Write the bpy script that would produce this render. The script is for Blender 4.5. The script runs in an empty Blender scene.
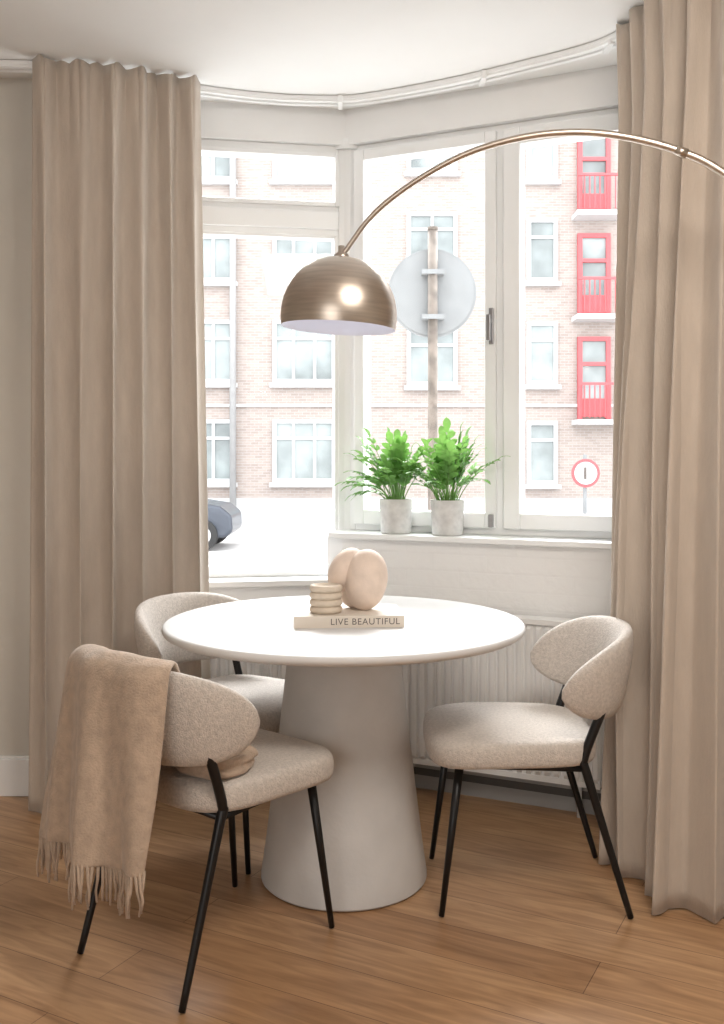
import bpy, math, random
from mathutils import Vector, Matrix
random.seed(7)
S=bpy.context.scene
COL=S.collection
S.view_settings.view_transform='Standard'
try: S.view_settings.look='None'
except Exception: pass
S.view_settings.exposure=0.0

# ---------------------------------------------------------------- materials
def new_mat(name):
    m=bpy.data.materials.new(name); m.use_nodes=True
    nt=m.node_tree; b=nt.nodes['Principled BSDF']
    return m,nt,b
def simple(name,col,rough=.6,metal=0,var=.06,scale=6,bump=0,bscale=60,sheen=0,stretch=(1,1,1)):
    m,nt,b=new_mat(name)
    tc=nt.nodes.new('ShaderNodeTexCoord'); mp=nt.nodes.new('ShaderNodeMapping')
    mp.inputs['Scale'].default_value=stretch
    nt.links.new(tc.outputs['Object'],mp.inputs[0])
    n=nt.nodes.new('ShaderNodeTexNoise'); n.inputs['Scale'].default_value=scale; n.inputs['Detail'].default_value=4
    nt.links.new(mp.outputs[0],n.inputs['Vector'])
    r=nt.nodes.new('ShaderNodeValToRGB')
    r.color_ramp.elements[0].position=.3; r.color_ramp.elements[1].position=.7
    r.color_ramp.elements[0].color=[c*(1-var) for c in col]+[1]
    r.color_ramp.elements[1].color=[min(1,c*(1+var)) for c in col]+[1]
    nt.links.new(n.outputs['Fac'],r.inputs[0]); nt.links.new(r.outputs[0],b.inputs['Base Color'])
    b.inputs['Roughness'].default_value=rough; b.inputs['Metallic'].default_value=metal
    if sheen:
        b.inputs['Sheen Weight'].default_value=sheen
    if bump:
        n2=nt.nodes.new('ShaderNodeTexNoise'); n2.inputs['Scale'].default_value=bscale; n2.inputs['Detail'].default_value=3
        nt.links.new(mp.outputs[0],n2.inputs['Vector'])
        bp=nt.nodes.new('ShaderNodeBump'); bp.inputs['Strength'].default_value=bump; bp.inputs['Distance'].default_value=.004
        nt.links.new(n2.outputs['Fac'],bp.inputs['Height']); nt.links.new(bp.outputs[0],b.inputs['Normal'])
    return m
M_wall=simple('wall_paint',(.66,.63,.575),.8,var=.02,bump=.1)
M_white=simple('white_paint',(.86,.865,.865),.7,var=.015)
M_ceil=simple('ceiling_paint',(.86,.865,.86),.9,var=.01)
M_frame=simple('window_lacquer',(.88,.895,.90),.3,var=.01)
M_rad=simple('radiator_enamel',(.86,.86,.85),.35,var=.01)
M_dark=simple('dark_grille',(.09,.085,.08),.6)
M_black=simple('black_metal',(.012,.012,.013),.35,metal=.3)
M_fab=simple('boucle_fabric',(.62,.565,.515),.95,var=.14,scale=120,bump=.9,bscale=260,sheen=.2)
M_throw=simple('wool_throw',(.49,.375,.285),.95,var=.14,scale=40,bump=.7,bscale=200,sheen=.3)
M_curt=simple('curtain_linen',(.53,.455,.385),.9,var=.05,scale=30,bump=.35,bscale=220,sheen=.3,stretch=(1,1,.25))
M_top=simple('tabletop_mineral',(.67,.665,.66),.5,var=.03,scale=9,bump=.05)
M_ped=simple('pedestal_plaster',(.63,.625,.62),.75,var=.10,scale=4,bump=.2)
M_cover=simple('book_cover',(.70,.63,.55),.6,var=.02)
M_page=simple('book_pages',(.86,.83,.77),.8,var=.05,scale=200,stretch=(1,1,20))
M_ink=simple('spine_ink',(.12,.10,.09),.6)
M_candle=simple('sandstone_ceramic',(.64,.55,.45),.8,var=.06,scale=50,bump=.3)
M_sculpt=simple('bisque_ceramic',(.74,.61,.52),.75,var=.08,scale=24,bump=.2,bscale=150)
M_pot=simple('concrete_pot',(.66,.65,.64),.85,var=.10,scale=40,bump=.3)
M_soil=simple('soil',(.06,.04,.025),.95)
M_stem=simple('stem_green',(.18,.36,.09),.5)
M_street=simple('street_paving',(.56,.55,.54),.9,var=.05,scale=2)
M_fac_w=simple('facade_white',(.56,.56,.56),.7,var=.02)
M_glassd=simple('facade_window_glass',(.24,.27,.27),.2,var=.45,scale=.8)
M_red=simple('red_paint',(.50,.09,.10),.5)
M_car=simple('car_paint',(.07,.08,.10),.25,metal=.3)
M_tyre=simple('tyre_rubber',(.03,.03,.03),.8)
M_alu=simple('hub_alloy',(.6,.6,.6),.3,metal=.8)
M_sign=simple('sign_back',(.23,.24,.245),.7,var=.08)
M_rust=simple('rusty_post',(.16,.135,.115),.8,var=.4,scale=12)
M_inner=simple('shade_inner_white',(.82,.83,.90),.6,var=.01)
M_marble=simple('marble_base',(.75,.74,.72),.3,var=.15,scale=6)
M_brass=simple('brushed_bronze',(.57,.50,.435),.33,metal=1,var=.12,scale=8,stretch=(1,1,14))
M_steel=simple('handle_steel',(.35,.35,.36),.35,metal=.8)
def leaf_mat():
    m=simple('leaf_green',(.14,.34,.075),.4,var=.5,scale=18)
    nt=m.node_tree; b=nt.nodes['Principled BSDF']; out=nt.nodes['Material Output']
    t=nt.nodes.new('ShaderNodeBsdfTranslucent'); t.inputs[0].default_value=(.22,.42,.10,1)
    mx=nt.nodes.new('ShaderNodeMixShader'); mx.inputs[0].default_value=.35
    nt.links.new(b.outputs[0],mx.inputs[1]); nt.links.new(t.outputs[0],mx.inputs[2]); nt.links.new(mx.outputs[0],out.inputs[0])
    return m
M_leaf=leaf_mat()
def glass_mat():
    m,nt,b=new_mat('window_glass'); nt.nodes.remove(b)
    t=nt.nodes.new('ShaderNodeBsdfTransparent'); g=nt.nodes.new('ShaderNodeBsdfGlossy'); g.inputs['Roughness'].default_value=.02
    mx=nt.nodes.new('ShaderNodeMixShader'); mx.inputs[0].default_value=.015
    nt.links.new(t.outputs[0],mx.inputs[1]); nt.links.new(g.outputs[0],mx.inputs[2])
    nt.links.new(mx.outputs[0],nt.nodes['Material Output'].inputs[0]); return m
M_glass=glass_mat()
def brick_mat(name,c1,c2,mort,scale,bw,rh,ms,bump=.3,rough=.85):
    m,nt,b=new_mat(name)
    tc=nt.nodes.new('ShaderNodeTexCoord'); sp=nt.nodes.new('ShaderNodeSeparateXYZ'); cb=nt.nodes.new('ShaderNodeCombineXYZ')
    nt.links.new(tc.outputs['Object'],sp.inputs[0])
    nt.links.new(sp.outputs['X'],cb.inputs[0]); nt.links.new(sp.outputs['Z'],cb.inputs[1])
    br=nt.nodes.new('ShaderNodeTexBrick'); br.inputs['Color1'].default_value=(*c1,1); br.inputs['Color2'].default_value=(*c2,1)
    br.inputs['Mortar'].default_value=(*mort,1); br.inputs['Scale'].default_value=scale
    br.inputs['Brick Width'].default_value=bw; br.inputs['Row Height'].default_value=rh; br.inputs['Mortar Size'].default_value=ms
    nt.links.new(cb.outputs[0],br.inputs['Vector']); nt.links.new(br.outputs['Color'],b.inputs['Base Color'])
    n2=nt.nodes.new('ShaderNodeTexNoise'); n2.inputs['Scale'].default_value=30; nt.links.new(tc.outputs['Object'],n2.inputs['Vector'])
    mt=nt.nodes.new('ShaderNodeMath'); mt.operation='SUBTRACT'; nt.links.new(n2.outputs['Fac'],mt.inputs[0]); nt.links.new(br.outputs['Fac'],mt.inputs[1])
    bp=nt.nodes.new('ShaderNodeBump'); bp.inputs['Strength'].default_value=bump; bp.inputs['Distance'].default_value=.006
    nt.links.new(mt.outputs[0],bp.inputs['Height']); nt.links.new(bp.outputs[0],b.inputs['Normal'])
    b.inputs['Roughness'].default_value=rough
    return m
M_brick=brick_mat('facade_brick',(.385,.325,.295),(.31,.26,.235),(.40,.37,.35),1,.22,.075,.008)
M_wbrick=brick_mat('whitewashed_brick',(.86,.86,.855),(.855,.855,.85),(.85,.85,.845),1,.22,.065,.004,bump=.55)
def floor_mat():
    m,nt,b=new_mat('oak_planks')
    tc=nt.nodes.new('ShaderNodeTexCoord'); mp=nt.nodes.new('ShaderNodeMapping'); mp.inputs['Rotation'].default_value=(0,0,math.radians(28))
    nt.links.new(tc.outputs['Object'],mp.inputs[0])
    br=nt.nodes.new('ShaderNodeTexBrick'); br.inputs['Color1'].default_value=(.53,.325,.18,1); br.inputs['Color2'].default_value=(.42,.24,.125,1)
    br.inputs['Mortar'].default_value=(.18,.09,.045,1); br.inputs['Scale'].default_value=1
    br.inputs['Brick Width'].default_value=1.7; br.inputs['Row Height'].default_value=.165; br.inputs['Mortar Size'].default_value=.0013
    br.inputs['Mortar Smooth'].default_value=.3; br.offset=.37
    nt.links.new(mp.outputs[0],br.inputs['Vector'])
    m2=nt.nodes.new('ShaderNodeMapping'); m2.inputs['Scale'].default_value=(1.0,9,1)
    nt.links.new(mp.outputs[0],m2.inputs[0])
    n=nt.nodes.new('ShaderNodeTexNoise'); n.inputs['Scale'].default_value=3.2; n.inputs['Detail'].default_value=10; n.inputs['Distortion'].default_value=1.4
    nt.links.new(m2.outputs[0],n.inputs['Vector'])
    r=nt.nodes.new('ShaderNodeValToRGB'); r.color_ramp.elements[0].position=.28; r.color_ramp.elements[1].position=.72
    r.color_ramp.elements[0].color=(.64,.58,.52,1); r.color_ramp.elements[1].color=(1.12,1.12,1.10,1)
    nt.links.new(n.outputs['Fac'],r.inputs[0])
    mx=nt.nodes.new('ShaderNodeMix'); mx.data_type='RGBA'; mx.blend_type='MULTIPLY'; mx.inputs[0].default_value=1
    nt.links.new(br.outputs['Color'],mx.inputs[6]); nt.links.new(r.outputs[0],mx.inputs[7])
    nt.links.new(mx.outputs[2],b.inputs['Base Color'])
    b.inputs['Roughness'].default_value=.32
    bp=nt.nodes.new('ShaderNodeBump'); bp.inputs['Strength'].default_value=.15; bp.inputs['Distance'].default_value=.002
    nt.links.new(n.outputs['Fac'],bp.inputs['Height']); nt.links.new(bp.outputs[0],b.inputs['Normal'])
    return m
M_floor=floor_mat()

# ---------------------------------------------------------------- mesh helpers
class MB:
    def __init__(s): s.v=[];s.f=[];s.m=[]
    def add(s,vs,fs,mi=0):
        o=len(s.v); s.v+= [tuple(v) for v in vs]; s.f+=[tuple(i+o for i in f) for f in fs]; s.m+=[mi]*len(fs)
    def obox(s,o,u,n,t0,t1,n0,n1,z0,z1,mi=0):
        P=lambda t,k,z:(o[0]+u[0]*t+n[0]*k,o[1]+u[1]*t+n[1]*k,z)
        vs=[P(t0,n0,z0),P(t1,n0,z0),P(t1,n1,z0),P(t0,n1,z0),P(t0,n0,z1),P(t1,n0,z1),P(t1,n1,z1),P(t0,n1,z1)]
        s.add(vs,[(0,3,2,1),(4,5,6,7),(0,1,5,4),(1,2,6,5),(2,3,7,6),(3,0,4,7)],mi)
    def box(s,x0,x1,y0,y1,z0,z1,mi=0): s.obox((0,0),(1,0),(0,1),x0,x1,y0,y1,z0,z1,mi)
    def tube(s,pts,rad,seg=10,mi=0,caps=True):
        pts=[Vector(p) for p in pts]; n=len(pts)
        if not hasattr(rad,'__len__'): rad=[rad]*n
        o=len(s.v); prev=None
        for i,p in enumerate(pts):
            t=(pts[min(i+1,n-1)]-pts[max(i-1,0)]).normalized()
            if prev is None: a=t.orthogonal().normalized()
            else: a=(prev-t*prev.dot(t)).normalized()
            prev=a; b=t.cross(a)
            for k in range(seg):
                th=2*math.pi*k/seg; s.v.append(tuple(p+(a*math.cos(th)+b*math.sin(th))*rad[i]))
        for i in range(n-1):
            for k in range(seg):
                k2=(k+1)%seg; s.f.append((o+i*seg+k,o+i*seg+k2,o+(i+1)*seg+k2,o+(i+1)*seg+k)); s.m.append(mi)
        if caps:
            s.f.append(tuple(o+k for k in reversed(range(seg)))); s.m.append(mi)
            s.f.append(tuple(o+(n-1)*seg+k for k in range(seg))); s.m.append(mi)
    def lathe(s,prof,seg=64,c=(0,0,0),mi=0):
        o=len(s.v); n=len(prof)
        for r,z in prof:
            for k in range(seg):
                th=2*math.pi*k/seg; s.v.append((c[0]+r*math.cos(th),c[1]+r*math.sin(th),c[2]+z))
        for i in range(n-1):
            for k in range(seg):
                k2=(k+1)%seg; s.f.append((o+i*seg+k,o+i*seg+k2,o+(i+1)*seg+k2,o+(i+1)*seg+k)); s.m.append(mi)
    def grid(s,G,mi=0,loopu=False):
        o=len(s.v); nu=len(G); nv=len(G[0])
        for r in G: s.v+=[tuple(p) for p in r]
        for i in range(nu-1+(1 if loopu else 0)):
            i2=(i+1)%nu
            for j in range(nv-1):
                s.f.append((o+i*nv+j,o+i2*nv+j,o+i2*nv+j+1,o+i*nv+j+1)); s.m.append(mi)
    def build(s,name,mats,smooth=False,bevel=0,parent=None,solid=0,sub=0,auto=None):
        me=bpy.data.meshes.new(name); me.from_pydata(s.v,[],s.f); me.update()
        if not isinstance(mats,(list,tuple)): mats=[mats]
        for m in mats: me.materials.append(m)
        me.polygons.foreach_set('material_index',s.m)
        if smooth: me.polygons.foreach_set('use_smooth',[True]*len(me.polygons))
        ob=bpy.data.objects.new(name,me); COL.objects.link(ob)
        if parent: ob.parent=parent
        if auto is not None:
            try: me.set_sharp_from_angle(angle=math.radians(auto))
            except Exception: pass
        if solid:
            k=ob.modifiers.new('thickness','SOLIDIFY'); k.thickness=solid; k.offset=0
        if bevel:
            k=ob.modifiers.new('bevel','BEVEL'); k.width=bevel; k.segments=2; k.limit_method='ANGLE'
        if sub:
            k=ob.modifiers.new('sub','SUBSURF'); k.levels=sub; k.render_levels=sub
        return ob
def empty(name,loc=(0,0,0),rz=0):
    e=bpy.data.objects.new(name,None); COL.objects.link(e); e.location=loc; e.rotation_euler=(0,0,rz); e.empty_display_size=.1; return e
def catmull(P,k=8):
    P=[Vector(p) for p in P]; out=[]
    for i in range(len(P)-1):
        p0=P[max(i-1,0)];p1=P[i];p2=P[i+1];p3=P[min(i+2,len(P)-1)]
        for j in range(k):
            t=j/k; out.append(.5*((2*p1)+(p2-p0)*t+(2*p0-5*p1+4*p2-p3)*t*t+(3*p1-p0-3*p2+p3)*t**3))
    out.append(P[-1]); return out

# ---------------------------------------------------------------- room shell
H=2.72
b=MB(); b.box(-2.9,2.5,-3.1,4.25,-.12,0); b.build('floor',M_floor)
b=MB(); b.box(-2.9,2.5,-3.1,4.25,H,H+.12); b.build('ceiling',M_ceil)
C=(-.06,4.1)
UR=(.908,-.419); NR=(-.419,-.908)
UL=(-.985,-.17); NL=(.17,-.985)
b=MB()
b.obox(C,UR,NR,-.02,1.34,-.12,.15,0,.955); ob=b.build('wall_bay_right_parapet',M_white)
e=math.atan2(UR[1],UR[0])
b=MB(); b.obox((0,0),(1,0),(0,1),.05,1.34,-.158,-.148,.0,.955); ob=b.build('trim_whitewashed_brick',M_wbrick); ob.location=(C[0],C[1],0); ob.rotation_euler=(0,0,e)
b=MB(); b.obox(C,UR,NR,-.02,1.34,-.12,.06,2.575,H); b.build('wall_bay_right_lintel',M_white)
b=MB(); b.obox(C,UL,NL,-.02,.98,-.12,.13,0,.765); b.build('wall_bay_left_parapet',M_white)
b=MB(); b.obox(C,UL,NL,-.02,.98,-.12,.06,2.575,H); b.build('wall_bay_left_lintel',M_white)
b=MB(); b.obox(C,UR,NR,.0,1.32,.0,.185,.955,.978); b.build('trim_sill_right',M_frame,bevel=.004)
b=MB(); b.obox(C,UL,NL,.02,.96,.0,.165,.765,.79); b.build('trim_sill_left',M_frame,bevel=.004)
def wallseg(name,p,q,mat=M_wall,th=.12):
    p=Vector(p);q=Vector(q);L=(q-p).length;u=(q-p)/L;n=(u.y,-u.x)
    b=MB(); b.obox(p,u,n,0,L,-th,0,0,H); return b.build(name,mat)
wallseg('wall_left_return',(-1.09,3.70),(-.99,3.98),M_white)
wallseg('wall_front_left',(-2.8,3.70),(-1.09,3.70))
wallseg('wall_left',(-2.8,-3.0),(-2.8,3.70))
wallseg('wall_right_return',(1.13,3.56),(1.5,2.96),M_white)
wallseg('wall_front_right',(1.5,2.96),(2.4,2.96))
wallseg('wall_right',(2.4,2.96),(2.4,-3.0))
wallseg('wall_back',(2.4,-3.0),(-2.8,-3.0))
b=MB(); b.box(-2.8,-1.10,3.682,3.70,0,.14); b.box(-2.8,-1.10,3.688,3.70,.14,.15); b.build('baseboard_left',M_white,bevel=.003)
b=MB(); b.obox(C,UR,NR,.1,1.3,.158,.175,0,.055,0); b.obox(C,UR,NR,.1,1.3,.158,.185,.055,.085,1); b.obox(C,UR,NR,.1,1.3,.158,.19,.085,.10,0); b.build('baseboard_right',[simple('grey_skirting',(.35,.34,.33),.6),M_dark])

# ---------------------------------------------------------------- windows
def frame(b,o,u,n,t0,t1,z0,z1,w,n0,n1,wb=None,wt=None):
    wb=wb or w; wt=wt or w
    b.obox(o,u,n,t0,t0+w,n0,n1,z0,z1); b.obox(o,u,n,t1-w,t1,n0,n1,z0,z1)
    b.obox(o,u,n,t0+w,t1-w,n0,n1,z0,z0+wb); b.obox(o,u,n,t0+w,t1-w,n0,n1,z1-wt,z1)
w1=empty('window_1')
b=MB()
frame(b,C,UR,NR,.02,1.30,.978,2.575,.03,-.05,.03)
b.obox(C,UR,NR,.655,.695,-.05,.03,1.0,2.55)
frame(b,C,UR,NR,.05,.66,1.005,2.55,.045,-.03,.05,wb=.06)
frame(b,C,UR,NR,.69,1.275,1.005,2.55,.065,-.03,.05,wb=.06)
b.build('casement_frames',M_frame,bevel=.004,parent=w1)
b=MB(); b.obox(C,UR,NR,.09,.62,.006,.010,1.06,2.51); b.obox(C,UR,NR,.75,1.215,.006,.010,1.06,2.51); b.build('panes',M_glass,parent=w1)
b=MB(); b.obox(C,UR,NR,.635,.652,.05,.062,1.72,1.86); b.obox(C,UR,NR,.64,.648,.062,.10,1.80,1.815); b.obox(C,UR,NR,.636,.652,.085,.10,1.73,1.83)
b.obox(C,UR,NR,.635,.652,.05,.07,1.01,1.06); b.build('handle',M_steel,bevel=.002,parent=w1)
w2=empty('window_2')
b=MB()
frame(b,C,UL,NL,.0,.96,.79,2.575,.045,-.05,.035)
b.obox(C,UL,NL,.045,.915,-.05,.035,2.20,2.325)
b.obox(C,UL,NL,.045,.915,.035,.05,2.225,2.30)
frame(b,C,UL,NL,.04,.92,2.32,2.545,.02,-.03,.045)
frame(b,C,UL,NL,.04,.92,.80,2.21,.02,-.03,.03,wb=.03)
b.build('frames',M_frame,bevel=.004,parent=w2)
b=MB(); b.obox(C,UL,NL,.055,.905,.0,.004,2.33,2.535); b.obox(C,UL,NL,.055,.905,.0,.004,.825,2.2); b.build('panes',M_glass,parent=w2)
b=MB(); b.tube([(C[0],C[1]+.01,.96),(C[0],C[1]+.01,2.56)],.05,20); b.tube([(C[0],C[1]+.0,2.56),(C[0],C[1]+.0,2.6)],.068,20); b.build('trim_corner_post',M_frame,smooth=True,auto=40)

# ---------------------------------------------------------------- radiators
def radiator(name,o,u,n,t0,t1,z0,z1,k0,k1):
    e=empty(name); b=MB()
    p=.034; N=int((t1-t0)/p); prof=[]
    for i in range(N+1):
        t=t0+i*p
        prof+=[(t,k1-.012),(t+.006,k1),(t+.02,k1),(t+.026,k1-.012)]
    prof=[q for q in prof if q[0]<t1]
    G=[[ (o[0]+u[0]*t+n[0]*(k if 0<j<3 else k1-.012),o[1]+u[1]*t+n[1]*(k if 0<j<3 else k1-.012),z) for j,z in enumerate((z0+.02,z0+.035,z1-.035,z1-.02))] for t,k in prof]
    b.grid(G)
    b.obox(o,u,n,t0,t1,k0,k1-.013,z0,z1-.006)
    b.obox(o,u,n,t0-.004,t1+.004,k0-.002,k1+.001,z1-.018,z1)
    b.obox(o,u,n,t0,t1,k0,k1-.008,z0,z0+.02)
    b.build('panel',M_rad,parent=e)
    b=MB()
    for t in (t0+.08,t1-.08):
        b.tube([(o[0]+u[0]*t+n[0]*(k0+.03),o[1]+u[1]*t+n[1]*(k0+.03),z) for z in (0,z0+.02)],.009,10)
    b.build('pipes',M_rad,parent=e,smooth=True)
radiator('radiator',C,UR,NR,.12,1.10,.12,.70,.19,.265)
radiator('radiator.001',C,UL,NL,.14,.60,.12,.66,.135,.20)

# ---------------------------------------------------------------- curtain rail
e=empty('curtain_rail')
path=[(-1.6,3.56),(-1.25,3.56),(-1.1,3.60),(-.6,3.81),(-.35,3.885),(-.16,3.905),(.0,3.89),(.3,3.75),(.6,3.56),(.85,3.36),(.97,3.08),(1.06,2.84),(1.22,2.73),(1.6,2.69)]
p3=catmull([(x,y,H-.014) for x,y in path],8)
b=MB()
for off,r in ((-.02,.012),(.02,.012)):
    q=[]
    for i,p in enumerate(p3):
        t=(p3[min(i+1,len(p3)-1)]-p3[max(i-1,0)]).normalized(); q.append(p+Vector((-t.y,t.x,0))*off)
    b.tube(q,r,8)
G=[]
for i,p in enumerate(p3):
    t=(p3[min(i+1,len(p3)-1)]-p3[max(i-1,0)]).normalized(); n=Vector((-t.y,t.x,0))
    G.append([p-n*.034+Vector((0,0,.012)),p-n*.034+Vector((0,0,-.002)),p+n*.034+Vector((0,0,-.002)),p+n*.034+Vector((0,0,.012))])
b.grid(G)
b.build('track',M_frame,parent=e,smooth=True,auto=40)
b=MB()
for i in (44,60,72): 
    p=p3[i]; b.box(p.x-.010,p.x+.010,p.y-.045,p.y+.045,H-.032,H-.001)
b.build('joints',M_frame,parent=e,bevel=.003)

# ---------------------------------------------------------------- curtains
def curtain(name,top,bot,nf,amp,seed,z1=H-.008,z0=.006,lo=.5,hi=1.5,dmin=.35):
    rnd=random.Random(seed)
    T=catmull([(x,y,0) for x,y in top],20); B=catmull([(x,y,0) for x,y in bot],20)
    def at(P,s):
        L=[0]
        for i in range(len(P)-1): L.append(L[-1]+(P[i+1]-P[i]).length)
        d=s*L[-1]
        for i in range(len(P)-1):
            if L[i+1]>=d or i==len(P)-2:
                f=(d-L[i])/max(1e-9,L[i+1]-L[i]); return P[i].lerp(P[i+1],min(1,f)),(P[i+1]-P[i]).normalized()
    cuts=[0]
    for i in range(nf): cuts.append(cuts[-1]+rnd.uniform(lo,hi))
    cuts=[c/cuts[-1] for c in cuts]
    dep=[rnd.uniform(dmin,1.25) for _ in range(nf)]; dr=[rnd.uniform(-.3,.3) for _ in range(nf+1)]; dr[0]=dr[-1]=0
    N=nf*30; R=50; G=[]
    for i in range(N+1):
        s=i/N; pt,tt=at(T,s); pb,tb=at(B,s); row=[]
        for j in range(R+1):
            h=j/R
            cc=[cuts[k]+dr[k]*h*(1/nf) for k in range(nf+1)]
            k=0
            while k<nf-1 and s>cc[k+1]: k+=1
            x=max(0,min(1,(s-cc[k])/(cc[k+1]-cc[k])))
            c=pt.lerp(pb,h); t=tt.lerp(tb,h).normalized(); n=Vector((t.y,-t.x,0))
            ridge=.5-.5*math.cos(2*math.pi*x)
            ridge=ridge**.8
            hd=min(1,h*1.6); hd=hd*hd*(3-2*hd)
            A=amp*(.6*(1-hd)+ (1.0)*hd*dep[k])*(1+.18*math.sin(h*5+k*2))
            pleat=amp*.42*max(0,1-h*8)*abs(math.sin(math.pi*s*nf*2.5))
            d=A*ridge*1.9-amp*.8+pleat+amp*.35*math.sin(s*nf*2.1+h*3.2+seed)+.003*math.sin(s*nf*7+h*6)
            skew=amp*.5*math.sin(2*math.pi*x)*(.3+hd*.7)
            q=c+n*d+t*skew
            z=z1+(z0-z1)*h
            if j==0: z+=.006*math.sin(s*nf*9)
            row.append((q.x,q.y,z))
        G.append(row)
    b=MB(); b.grid(G); return b.build(name,M_curt,smooth=True,solid=.004)
curtain('curtain',[(-1.18,3.49),(-.9,3.56),(-.61,3.70)],[(-1.19,3.48),(-.9,3.58),(-.56,3.72)],6,.035,8,lo=.6,hi=1.4,dmin=.5)
curtain('curtain',[(.87,3.26),(.895,3.02),(.97,2.78),(1.2,2.66),(1.5,2.63)],[(.80,3.2),(.83,2.98),(.86,2.80),(1.0,2.70),(1.45,2.66)],10,.046,21,lo=.7,hi=1.3,dmin=.75)

# ---------------------------------------------------------------- dining table
e=empty('dining_table',(-.055,2.995,0))
b=MB()
pr=[(0.001,.002),(.247,.002),(.253,.008),(.253,.02)]
for i in range(1,13):
    t=i/12; z=.02+t*.73; r=.253-.088*t**.92; pr.append((r,z))
b.lathe(pr,96); b.build('pedestal',M_ped,smooth=True,parent=e,auto=40)
b=MB(); b.lathe([(.001,.75),(.50,.75),(.535,.755),(.546,.761),(.55,.769),(.549,.776),(.545,.781),(.538,.783),(.001,.783)],128)
b.build('tabletop',M_top,smooth=True,parent=e,auto=60)

# ---------------------------------------------------------------- chairs
FX=-.052
def plan(a,w,off=0):
    th=a*math.pi/2
    px=FX-.218*math.cos(th)**.85 if abs(a)<1 else FX
    py=.25*math.sin(th)
    ox=-.05
    sc=1+.09*w
    nx,ny=-math.cos(th)/.218,math.sin(th)/.25
    L=math.hypot(nx,ny); nx/=L; ny/=L
    return ((px-ox)*sc+ox+nx*off,py*sc+ny*off)
HB=.122
ZC=.672
def zc(a): return ZC-.038*a*a
def hh(a): return HB*max(0,1-abs(a)**3.0)**.5
def chair(loc,rz):
    e=empty('dining_chair',loc,rz)
    b=MB(); N=72; G=[]
    prof=[(0,.424),(.93,.424),(.975,.427),(.995,.438),(1.0,.452),(1.0,.468),(.99,.482),(.965,.492),(.9,.497),(.6,.500),(0.001,.501)]
    for k in range(N):
        th=2*math.pi*k/N; c,s_=math.cos(th),math.sin(th)
        x=math.copysign(abs(c)**.52,c); y=math.copysign(abs(s_)**.52,s_)
        row=[]
        for r,z in prof:
            X=.06+.245*x*r; Y=(.238+.012*x)*y*r
            row.append((X,Y,z-.010*(x*r)*abs(x*r)*(x>0)))
        G.append(row)
    b.grid(G,loopu=True); b.build('seat',M_fab,smooth=True,parent=e)
    b=MB(); G=[]; NA=60; NP=28
    for i in range(NA+1):
        a=-.995+1.99*i/NA; a=math.copysign(abs(a)**.8,a) if abs(a)>0 else 0
        a=max(-.998,min(.998,a))
        th=.027*max(0,1-abs(a)**6)**.5
        row=[]
        for j in range(NP+1):
            f=2*math.pi*j/NP; sw=math.sin(f); cw=math.cos(f)
            w=math.copysign(abs(sw)**.9,sw); tt=math.copysign(abs(cw)**.7,cw)
            x,y=plan(a,w*hh(a)/HB,tt*th)
            row.append((x,y,zc(a)+hh(a)*w))
        G.append(row)
    b.grid(G)
    b.add([tuple(p) for p in G[0][:-1]],[tuple(range(NP))]); b.add([tuple(p) for p in G[-1][:-1]],[tuple(reversed(range(NP)))])
    b.build('backrest',M_fab,smooth=True,parent=e)
    b=MB()
    for s_ in (-1,1):
        P=catmull([(-.185,s_*.205,.60),(-.165,s_*.205,.555),(-.125,s_*.198,.44),(-.135,s_*.198,.40),(-.255,s_*.205,0.004)],6)
        n=len(P); b.tube(P,[.013 if i<n*.7 else .013-.005*(i-n*.7)/(n*.3) for i in range(n)],12)
        b.tube([(.215,s_*.165,.43),(.270,s_*.195,.004)],[.013,.008],12)
        b.tube([(.215,s_*.165,.415),(-.13,s_*.197,.415)],.009,8)
    b.tube([(-.13,-.197,.415),(-.13,.197,.415)],.009,8)
    b.tube([(.215,-.165,.415),(.215,.165,.415)],.009,8)
    b.build('legs',M_black,smooth=True,parent=e)
    return e
CH1=(-.406,2.578,0)
ch1=chair(CH1,math.radians(49.5))
chair((.492,2.915,0),math.pi)
chair((-.453,3.310,0),math.radians(-36))

# ---------------------------------------------------------------- throw blanket
tb=empty('throw_blanket',CH1,math.radians(49.5))
NU=64; G=[]
def blank_profile(a):
    aa=max(-.8,min(.8,a)); zt=zc(aa)+hh(aa)
    return [(-.23,.516,0),(-.15,.522,0),(-.075,.527,0),(-.046,.56,0),(-.042,zt-.07,1),(-.036,zt-.012,1),(0,zt+.018,1),(.038,zt-.006,1),(.048,zt-.06,1),(.053,.64,1),(.058,.56,1),(.064,.48,1),(.068,.42,1),(.070,.345,1)]
for i in range(NU+1):
    s=i/NU; a=-.42+1.22*s
    K=blank_profile(a); P=catmull([(k[0],k[1],0) for k in K],5)
    m=len(P); row=[]
    for j,p in enumerate(P):
        off,z=p.x,p.y
        outer=off>0
        w=max(-1,min(1,(z-ZC)/HB)) if not outer else 1
        hang=max(0,(.76-z)/.39) if outer else 0
        wave=math.sin(a*14+1.6*math.sin(a*3.3+hang)+hang*.8); wave=math.copysign(abs(wave)**.8,wave)
        fold=(.010+.034*hang)*(.5+.5*wave)+.006*hang*math.sin(a*37+hang*3) if outer and z<.80 else .004*math.sin(a*20)
        if not outer and z<.56: fold=-.018*math.sin(a*11)-.010*math.sin(a*23)
        am=a-.12*hang*(s-.45)
        if not outer: am=max(a,-.62)
        x,y=plan(max(-.97,min(.97,am)),w,off+fold)
        if outer: y+=.005*hang
        if not outer and z<.54: z+=.012+.012*math.sin(a*13+off*30)+.014*(off>-.16)+.008*math.sin(off*60+a*5)
        if j>m-6: z+=.006*math.sin(a*9)
        if outer: z+=-.02*hang*s
        row.append((x,y,z))
    G.append(row)
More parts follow.
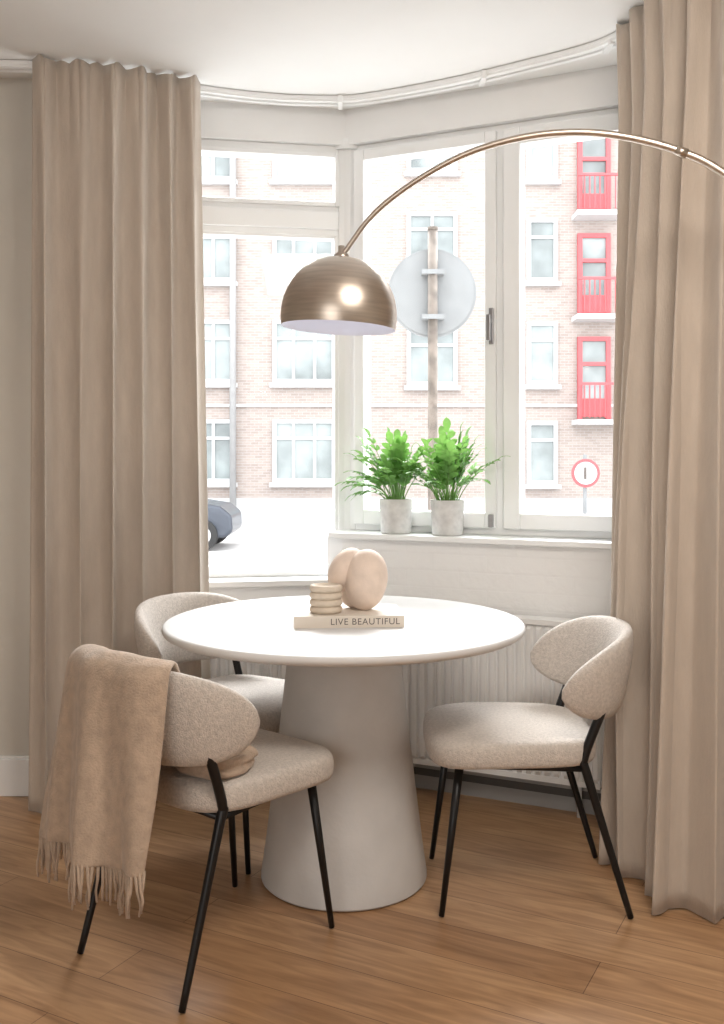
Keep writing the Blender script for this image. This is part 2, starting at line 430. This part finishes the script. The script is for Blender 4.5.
b=MB(); b.grid(G); b.build('cloth',M_throw,smooth=True,parent=tb,solid=.011,sub=1)
b=MB(); Q=[]
for i in range(49):
    th=2*math.pi*i/48; c,s_=math.cos(th),math.sin(th); row=[]
    X=math.copysign(abs(c)**.6,c); Y=math.copysign(abs(s_)**.6,s_)
    for r,z in ((.001,0),(.9,0),(.99,.008),(1.0,.018),(.95,.024),(.97,.030),(1.02,.036),(.99,.046),(.9,.054),(.6,.058),(.3,.060),(.001,.060)):
        wob=1+.05*math.sin(3*th+z*90)+.03*math.sin(7*th)
        row.append((-.075+.085*X*r*wob,-.115+.085*Y*r*wob,.503+z*(1+.22*math.sin(2*th+1.0))))
    Q.append(row)
b.grid(Q); b.build('bunched_end',M_throw,smooth=True,parent=tb)
b=MB()
for i in range(0,151):
    f=i/150*NU; k=min(NU-1,int(f)); fr=f-k
    p=Vector(G[k][-1]).lerp(Vector(G[k+1][-1]),fr)
    L=random.uniform(.07,.11); dx=random.uniform(-.014,.014); dy=random.uniform(-.014,.014)
    if i%2==0:
        b.tube([p+Vector((0,0,.010)),p+Vector((dx*.3,dy*.3,-L*.35)),p+Vector((dx*.8,dy,-L*.7)),p+Vector((dx*.6,dy*.6,-L))],[.0045,.0038,.0032,.0026],6)
b.build('fringe',M_throw,smooth=True,parent=tb)

# ---------------------------------------------------------------- book, candle pot, sculpture
TZ=.783
bk=empty('book',(-.044,2.965,TZ),math.radians(4))
b=MB(); b.box(-.163,.162,-.105,.115,0,.0035); b.box(-.163,.162,-.105,.115,.0315,.035); b.box(-.163,.162,-.107,-.102,0,.035)
b.build('cover',M_cover,bevel=.0015,parent=bk)
b=MB(); b.box(-.158,.157,-.102,.110,.0035,.0315); b.build('pages',M_page,parent=bk)
cu=bpy.data.curves.new('spine_title','FONT'); cu.body='LIVE BEAUTIFUL'; cu.size=.0265; cu.extrude=.0003; cu.align_x='CENTER'; cu.align_y='CENTER'; cu.space_character=1.1
to=bpy.data.objects.new('spine_title',cu); COL.objects.link(to); to.parent=bk; to.location=(.046,-.1075,.0175); to.rotation_euler=(math.pi/2,0,0); cu.materials.append(M_ink)
b=MB(); pr=[(.001,0),(.040,0)]
for k in range(4):
    for j in range(9):
        f=-math.pi/2+math.pi*j/8; pr.append((.040+.0095*math.cos(f),.0105+.0105*math.sin(f)+k*.021))
pr+=[(.038,.084),(.036,.078),(.001,.076)]
b.lathe(pr,56); ob=b.build('ribbed_candle_holder',M_candle,smooth=True); ob.location=(-.108,2.925,TZ+.035)
def ellip(b,c,r,rot,N=40,M=24,pinch=.0):
    G=[]
    R=Matrix.Rotation(rot,4,'Y')
    for i in range(N):
        th=2*math.pi*i/N; row=[]
        for j in range(M+1):
            ph=-math.pi/2+math.pi*j/M; k=1+pinch*math.sin(ph)
            v=R@Vector((r[0]*math.cos(ph)*math.cos(th)*k,r[1]*math.cos(ph)*math.sin(th)*k,r[2]*math.sin(ph)))
            row.append(tuple(v+Vector(c)))
        G.append(row)
    b.grid(G,loopu=True)
b=MB()
ellip(b,(.012,0,.092),(.066,.06,.094),math.radians(6),pinch=.05)
ellip(b,(-.048,.03,.118),(.052,.055,.074),math.radians(30))
ellip(b,(-.02,.035,.05),(.05,.045,.05),0)
ob=b.build('ceramic_sculpture',M_sculpt,smooth=True); ob.location=(.0,2.975,TZ+.034)

# ---------------------------------------------------------------- arc floor lamp
lamp=empty('arc_floor_lamp')
LX,LY,LZ=-.065,2.65,1.635
pr=[(.1555,0),(.157,.012)]
for i in range(25):
    ph=i/24*math.pi/2
    r=.158*math.cos(ph)**.92 if i<24 else .001
    pr.append((max(r,.001),.03+.163*math.sin(ph)))
b=MB(); b.lathe(pr,96)
dome=b.build('shade',M_brass,smooth=True,parent=lamp); dome.location=(LX,LY,LZ); dome.rotation_euler=(0,math.radians(3),0)
b=MB(); b.lathe([(.1555,0)]+[(max(.001,r-.004),z-.003 if z>.02 else z) for r,z in pr[1:]],96)
o2=b.build('shade_inner',M_inner,smooth=True,parent=lamp); o2.location=(LX,LY,LZ); o2.rotation_euler=(0,math.radians(3),0)
b=MB(); b.lathe([(.001,.02),(.015,.03),(.028,.05),(.028,.075),(.018,.10),(.018,.15)],24); o3=b.build('bulb',M_inner,smooth=True,parent=lamp); o3.location=(LX,LY,LZ+.03)
AP=[(-.062,1.825),(-.046,1.842),(.02,1.929),(.102,1.997),(.21,2.061),(.315,2.103),(.4445,2.129),(.572,2.131),(.695,2.110),(.82,2.067),(.925,2.005),(1.15,1.82),(1.35,1.55),(1.48,1.2),(1.53,.85),(1.54,.4),(1.54,.06)]
AP3=catmull([(x,2.65-.17*(x+.065),z) for x,z in AP],8)
b=MB(); b.tube(AP3,[.0065+.004*min(1,i/70) for i in range(len(AP3))],12); b.build('arc_tube',M_brass,smooth=True,parent=lamp)
b=MB(); b.lathe([(.001,-.012),(.018,-.012),(.02,-.004),(.02,.006),(.009,.014),(.009,.03),(.001,.032)],24); o4=b.build('top_cap',M_brass,smooth=True,parent=lamp); o4.location=(LX+.009,LY,LZ+.193)
b=MB(); b.tube([AP3[71],AP3[73]],.0125,16); b.build('tube_joint',M_brass,smooth=True,parent=lamp)
b=MB(); b.lathe([(.001,0),(.165,0),(.17,.006),(.17,.05),(.163,.06),(.001,.06)],64); o5=b.build('base',M_marble,smooth=True,parent=lamp,auto=40); o5.location=(1.54,2.65-.17*1.605,0)

# ---------------------------------------------------------------- plants
def plant(loc,seed,nfr=50):
    rnd=random.Random(seed); e=empty('potted_fern',loc)
    b=MB(); b.lathe([(.001,0),(.056,0),(.060,.004),(.066,.132),(.066,.137),(.061,.137),(.059,.120),(.001,.118)],48); b.build('pot',M_pot,smooth=True,parent=e,auto=50)
    b=MB(); b.lathe([(.001,.124),(.059,.122)],24); b.build('soil',M_soil,parent=e)
    st=MB(); lf=MB()
    def leaflet(p,d,up,L,W):
        d=d.normalized(); side=d.cross(up).normalized(); nn=side.cross(d); vs=[]
        prof=[(0,.25),(.2,.72),(.45,1),(.7,.85),(.88,.45),(1,.02)]
        for t,w in prof:
            c=p+d*L*t-nn*(-.10*L*math.sin(t*3))+Vector((0,0,-.22*L*t*t))
            vs+= [c-side*W*w-nn*(-.12*W),c,c+side*W*w-nn*(-.12*W)]
        fs=[]
        for k in range(len(prof)-1):
            o=k*3; fs+=[(o,o+1,o+4,o+3),(o+1,o+2,o+5,o+4)]
        lf.add(vs,fs)
    for k in range(nfr):
        az=rnd.uniform(0,2*math.pi); tilt=rnd.uniform(.05,1.25)
        L=rnd.uniform(.17,.29)*(1-.2*(tilt>.9))
        r0=rnd.uniform(0,.04)
        base=Vector((r0*math.cos(az),r0*math.sin(az),.12))
        out=Vector((math.cos(az),math.sin(az),0))
        if out.dot(Vector((.419,.908,0)))>.1: tilt*=.4
        P=[base]; ang=tilt*.45
        n=9
        for i in range(n):
            ang+=tilt*.13
            P.append(P[-1]+(out*math.sin(ang)+Vector((0,0,math.cos(ang))))*L/n)
        st.tube(P,[.0022-.0014*i/n for i in range(n+1)],5)
        side=Vector((-out.y,out.x,0))
        sc=rnd.uniform(.8,1.2)
        for i in range(4,n+1):
            d=(P[i]-P[i-1]).normalized(); up=side.cross(d)*-1
            if i==n: leaflet(P[i]-d*.005,d,up,.064*sc,.014*sc)
            elif i%2==1 or i==4 or i==8:
                l=(.054-.0045*abs(i-6))*sc
                for sgn in (-1,1):
                    dd=d*.85+side*sgn*.8+Vector((0,0,rnd.uniform(-.1,.2)))
                    leaflet(P[i],dd,up,l,.011*sc)
    st.build('stems',M_stem,smooth=True,parent=e); lf.build('leaves',M_leaf,smooth=True,parent=e)
plant((.136,3.89,.978),5)
plant((.333,3.803,.978),9)

# ---------------------------------------------------------------- outside
GZ=-.6
b=MB(); b.box(-40,45,4.27,26.2,GZ-.1,GZ); b.build('street',M_street)
b=MB(); b.box(-40,45,22.5,26.0,GZ,GZ+.12); b.build('sidewalk',M_street)
fb=empty('apartment_building')
b=MB(); b.box(-22,28,27,33,GZ-.1,15,0); b.box(-22,28,26.2,27.05,GZ-.1,GZ+.05,1); b.box(-22,28,26.9,27.05,GZ,GZ+.7,1); b.box(-22,28,26.93,27.02,2.62,2.70,1); b.build('brick_walls',[M_brick,M_fac_w],parent=fb)
fw=MB(); fg=MB()
def fwin(x,z,w,h,cols=2,tr=True):
    y=26.9; x0,x1,z0,z1=x-w/2,x+w/2,z-h/2,z+h/2; k=.11
    fw.box(x0,x0+k,y,y+.12,z0,z1); fw.box(x1-k,x1,y,y+.12,z0,z1)
    fw.box(x0+k,x1-k,y,y+.12,z0,z0+k); fw.box(x0+k,x1-k,y,y+.12,z1-k,z1)
    fw.box(x0-.08,x1+.08,y-.08,y+.1,z0-.12,z0-.001)
    for c in range(1,cols):
        xx=x0+w*c/cols; fw.box(xx-.04,xx+.04,y+.03,y+.12,z0+k,z1-k)
    if tr: fw.box(x0+k,x1-k,y+.02,y+.12,z+h*.18,z+h*.18+.08)
    fg.box(x0+k,x1-k,y+.07,y+.11,z0+k,z1-k)
for X in (-19,-16,-13,-10,-7.2,-4.4,-1.6,9.6,12.4,15.2,18,21,24):
    for z in (1.4,4.15,6.95,9.75,12.5): fwin(X,z,1.75,1.75,3)
for z in (4.0,7.2,9.9): fwin(1.94,z,1.4,1.6,2)
for z in (1.35,4.1,6.95,9.75): fwin(4.98,z,.85,1.75,1)
fw.build('window_frames',M_fac_w,parent=fb); fg.build('window_panes',M_glassd,parent=fb)
rb=MB(); wb=MB()
for z in (3.45,6.3,9.1,11.9):
    rb.box(5.95,6.07,26.85,26.98,z-1.2,z+.98); rb.box(6.73,6.85,26.85,26.98,z-1.2,z+.98); rb.box(5.95,6.85,26.85,26.98,z+.98,z+1.1); rb.box(6.07,6.73,26.85,26.98,z+.3,z+.4)
    for k in range(9): rb.box(5.85+k*.14,5.88+k*.14,26.3,26.33,z-1.15,z-.28)
    rb.box(5.83,7.05,26.29,26.34,z-.27,z-.2); rb.box(6.07,6.73,26.9,26.95,z-1.1,z-.6)
    wb.box(5.8,7.1,26.25,27,z-1.33,z-1.2); wb.box(6.07,6.73,26.93,26.99,z-.6,z+.98,1)
rb.build('red_balcony_railings',M_red,parent=fb); wb.build('balcony_slabs',[M_fac_w,M_glassd],parent=fb)
b=MB(); b.tube([(-3.55,26.8,GZ),(-3.55,26.8,12)],.09,10); b.build('lamp_post',simple('lamp_post_grey',(.34,.34,.34),.6),parent=fb,smooth=True)  # stands for a street lamp post, set against the facade
sg=empty('round_road_sign')
b=MB(); b.tube([(.475,6.55,GZ),(.475,6.55,2.80)],.033,16); b.tube([(.475,6.55,2.80),(.475,6.55,2.82)],.036,16); b.build('post',M_rust,smooth=True,parent=sg)
b=MB(); b.tube([(.475,6.60,2.385),(.475,6.612,2.385)],.30,64); b.tube([(.475,6.594,2.385),(.475,6.60,2.385)],.285,64)
b.box(.40,.55,6.50,6.60,2.50,2.53); b.box(.40,.55,6.50,6.60,2.2,2.23); b.build('disc',M_sign,parent=sg)
s2=empty('speed_limit_sign')
b=MB(); b.tube([(4.55,19.9,GZ),(4.55,19.9,1.3)],.04,10); b.build('post',M_sign,parent=s2,smooth=True)
b=MB(); b.tube([(4.55,19.83,.92),(4.55,19.85,.92)],.29,40,0); b.tube([(4.55,19.815,.92),(4.55,19.83,.92)],.23,40,1); b.box(4.51,4.56,19.80,19.815,.80,1.04,2); b.build('disc',[M_red,M_fac_w,M_ink],parent=s2)
car=empty('parked_car',(-4.45,20,GZ))
side=[(-1.9,.35),(-1.92,.75),(-1.75,1.0),(-1.35,1.38),(-.3,1.45),(.5,1.38),(1.05,.98),(1.65,.88),(1.88,.70),(1.9,.38),(1.75,.25),(-1.75,.25)]
b=MB(); n=len(side); vs=[]
for y in (-.82,.82):
    for x,z in side:
        yy=y*(.82 if z>1.05 else 1); vs.append((x,yy,z))
b.add(vs,[tuple(range(n)),tuple(reversed(range(n,2*n)))]+[(i,i+n,(i+1)%n+n,(i+1)%n) for i in range(n)])
b.build('body',M_car,bevel=.06,parent=car)
b=MB(); b.add([(-1.3,-.79,1.02),(.9,-.79,1.02),(.45,-.70,1.32),(-.3,-.69,1.38),(-1.15,-.70,1.32)],[(0,1,2,3,4)]); b.build('side_windows',M_glassd,parent=car)
for wx in (-1.25,1.3):
    for wy in (-.80,.80):
        b=MB(); b.tube([(wx,wy-.1,.31),(wx,wy+.1,.31)],.31,32,0); b.tube([(wx,wy-.11,.31),(wx,wy+.11,.31)],.19,24,1); b.build('wheel',[M_tyre,M_alu],parent=car,bevel=.01)

# ---------------------------------------------------------------- light
W=bpy.data.worlds.new('overcast_sky'); S.world=W; W.use_nodes=True
bg=W.node_tree.nodes['Background']; bg.inputs[0].default_value=(.96,.98,1,1); bg.inputs[1].default_value=4.3
def area(name,loc,target,sx,sy,en,col):
    l=bpy.data.lights.new(name,'AREA'); l.shape='RECTANGLE'; l.size=sx; l.size_y=sy; l.energy=en; l.color=col
    o=bpy.data.objects.new(name,l); COL.objects.link(o); o.location=loc
    o.rotation_euler=(Vector(target)-Vector(loc)).to_track_quat('-Z','Y').to_euler(); return o
area('added_sky_fill_area',(1.0,10.5,7.5),(0,3.6,1.0),7,3.5,2700,(.97,.99,1))  # added area light high over the street, boosts daylight through the bay
area('added_overhead_fill_area',(.7,1.2,2.66),(.35,2.2,0),.8,.8,46,(1,.92,.83))  # added overhead fill out of view, no ceiling fixture is modelled
area('added_rear_fill_area',(-1.3,-2.6,1.6),(.1,3,1.5),2.4,2.0,46,(1,.97,.93))  # added fill behind the camera, the back wall has no window
pl=bpy.data.lights.new('lamp_bulb','POINT'); pl.energy=.25; pl.color=(.93,.95,1); pl.shadow_soft_size=.03
po=bpy.data.objects.new('lamp_bulb',pl); COL.objects.link(po); po.location=(LX,LY,LZ+.035); po.parent=lamp

# ---------------------------------------------------------------- camera
cd=bpy.data.cameras.new('camera'); cam=bpy.data.objects.new('camera',cd); COL.objects.link(cam)
cam.location=(0,0,1.29); cam.rotation_euler=(math.pi/2,0,0)
cd.sensor_fit='VERTICAL'; cd.sensor_height=36; cd.sensor_width=24; cd.lens=975/1024*36; cd.shift_y=-57/1024
cd.clip_end=200
S.camera=cam
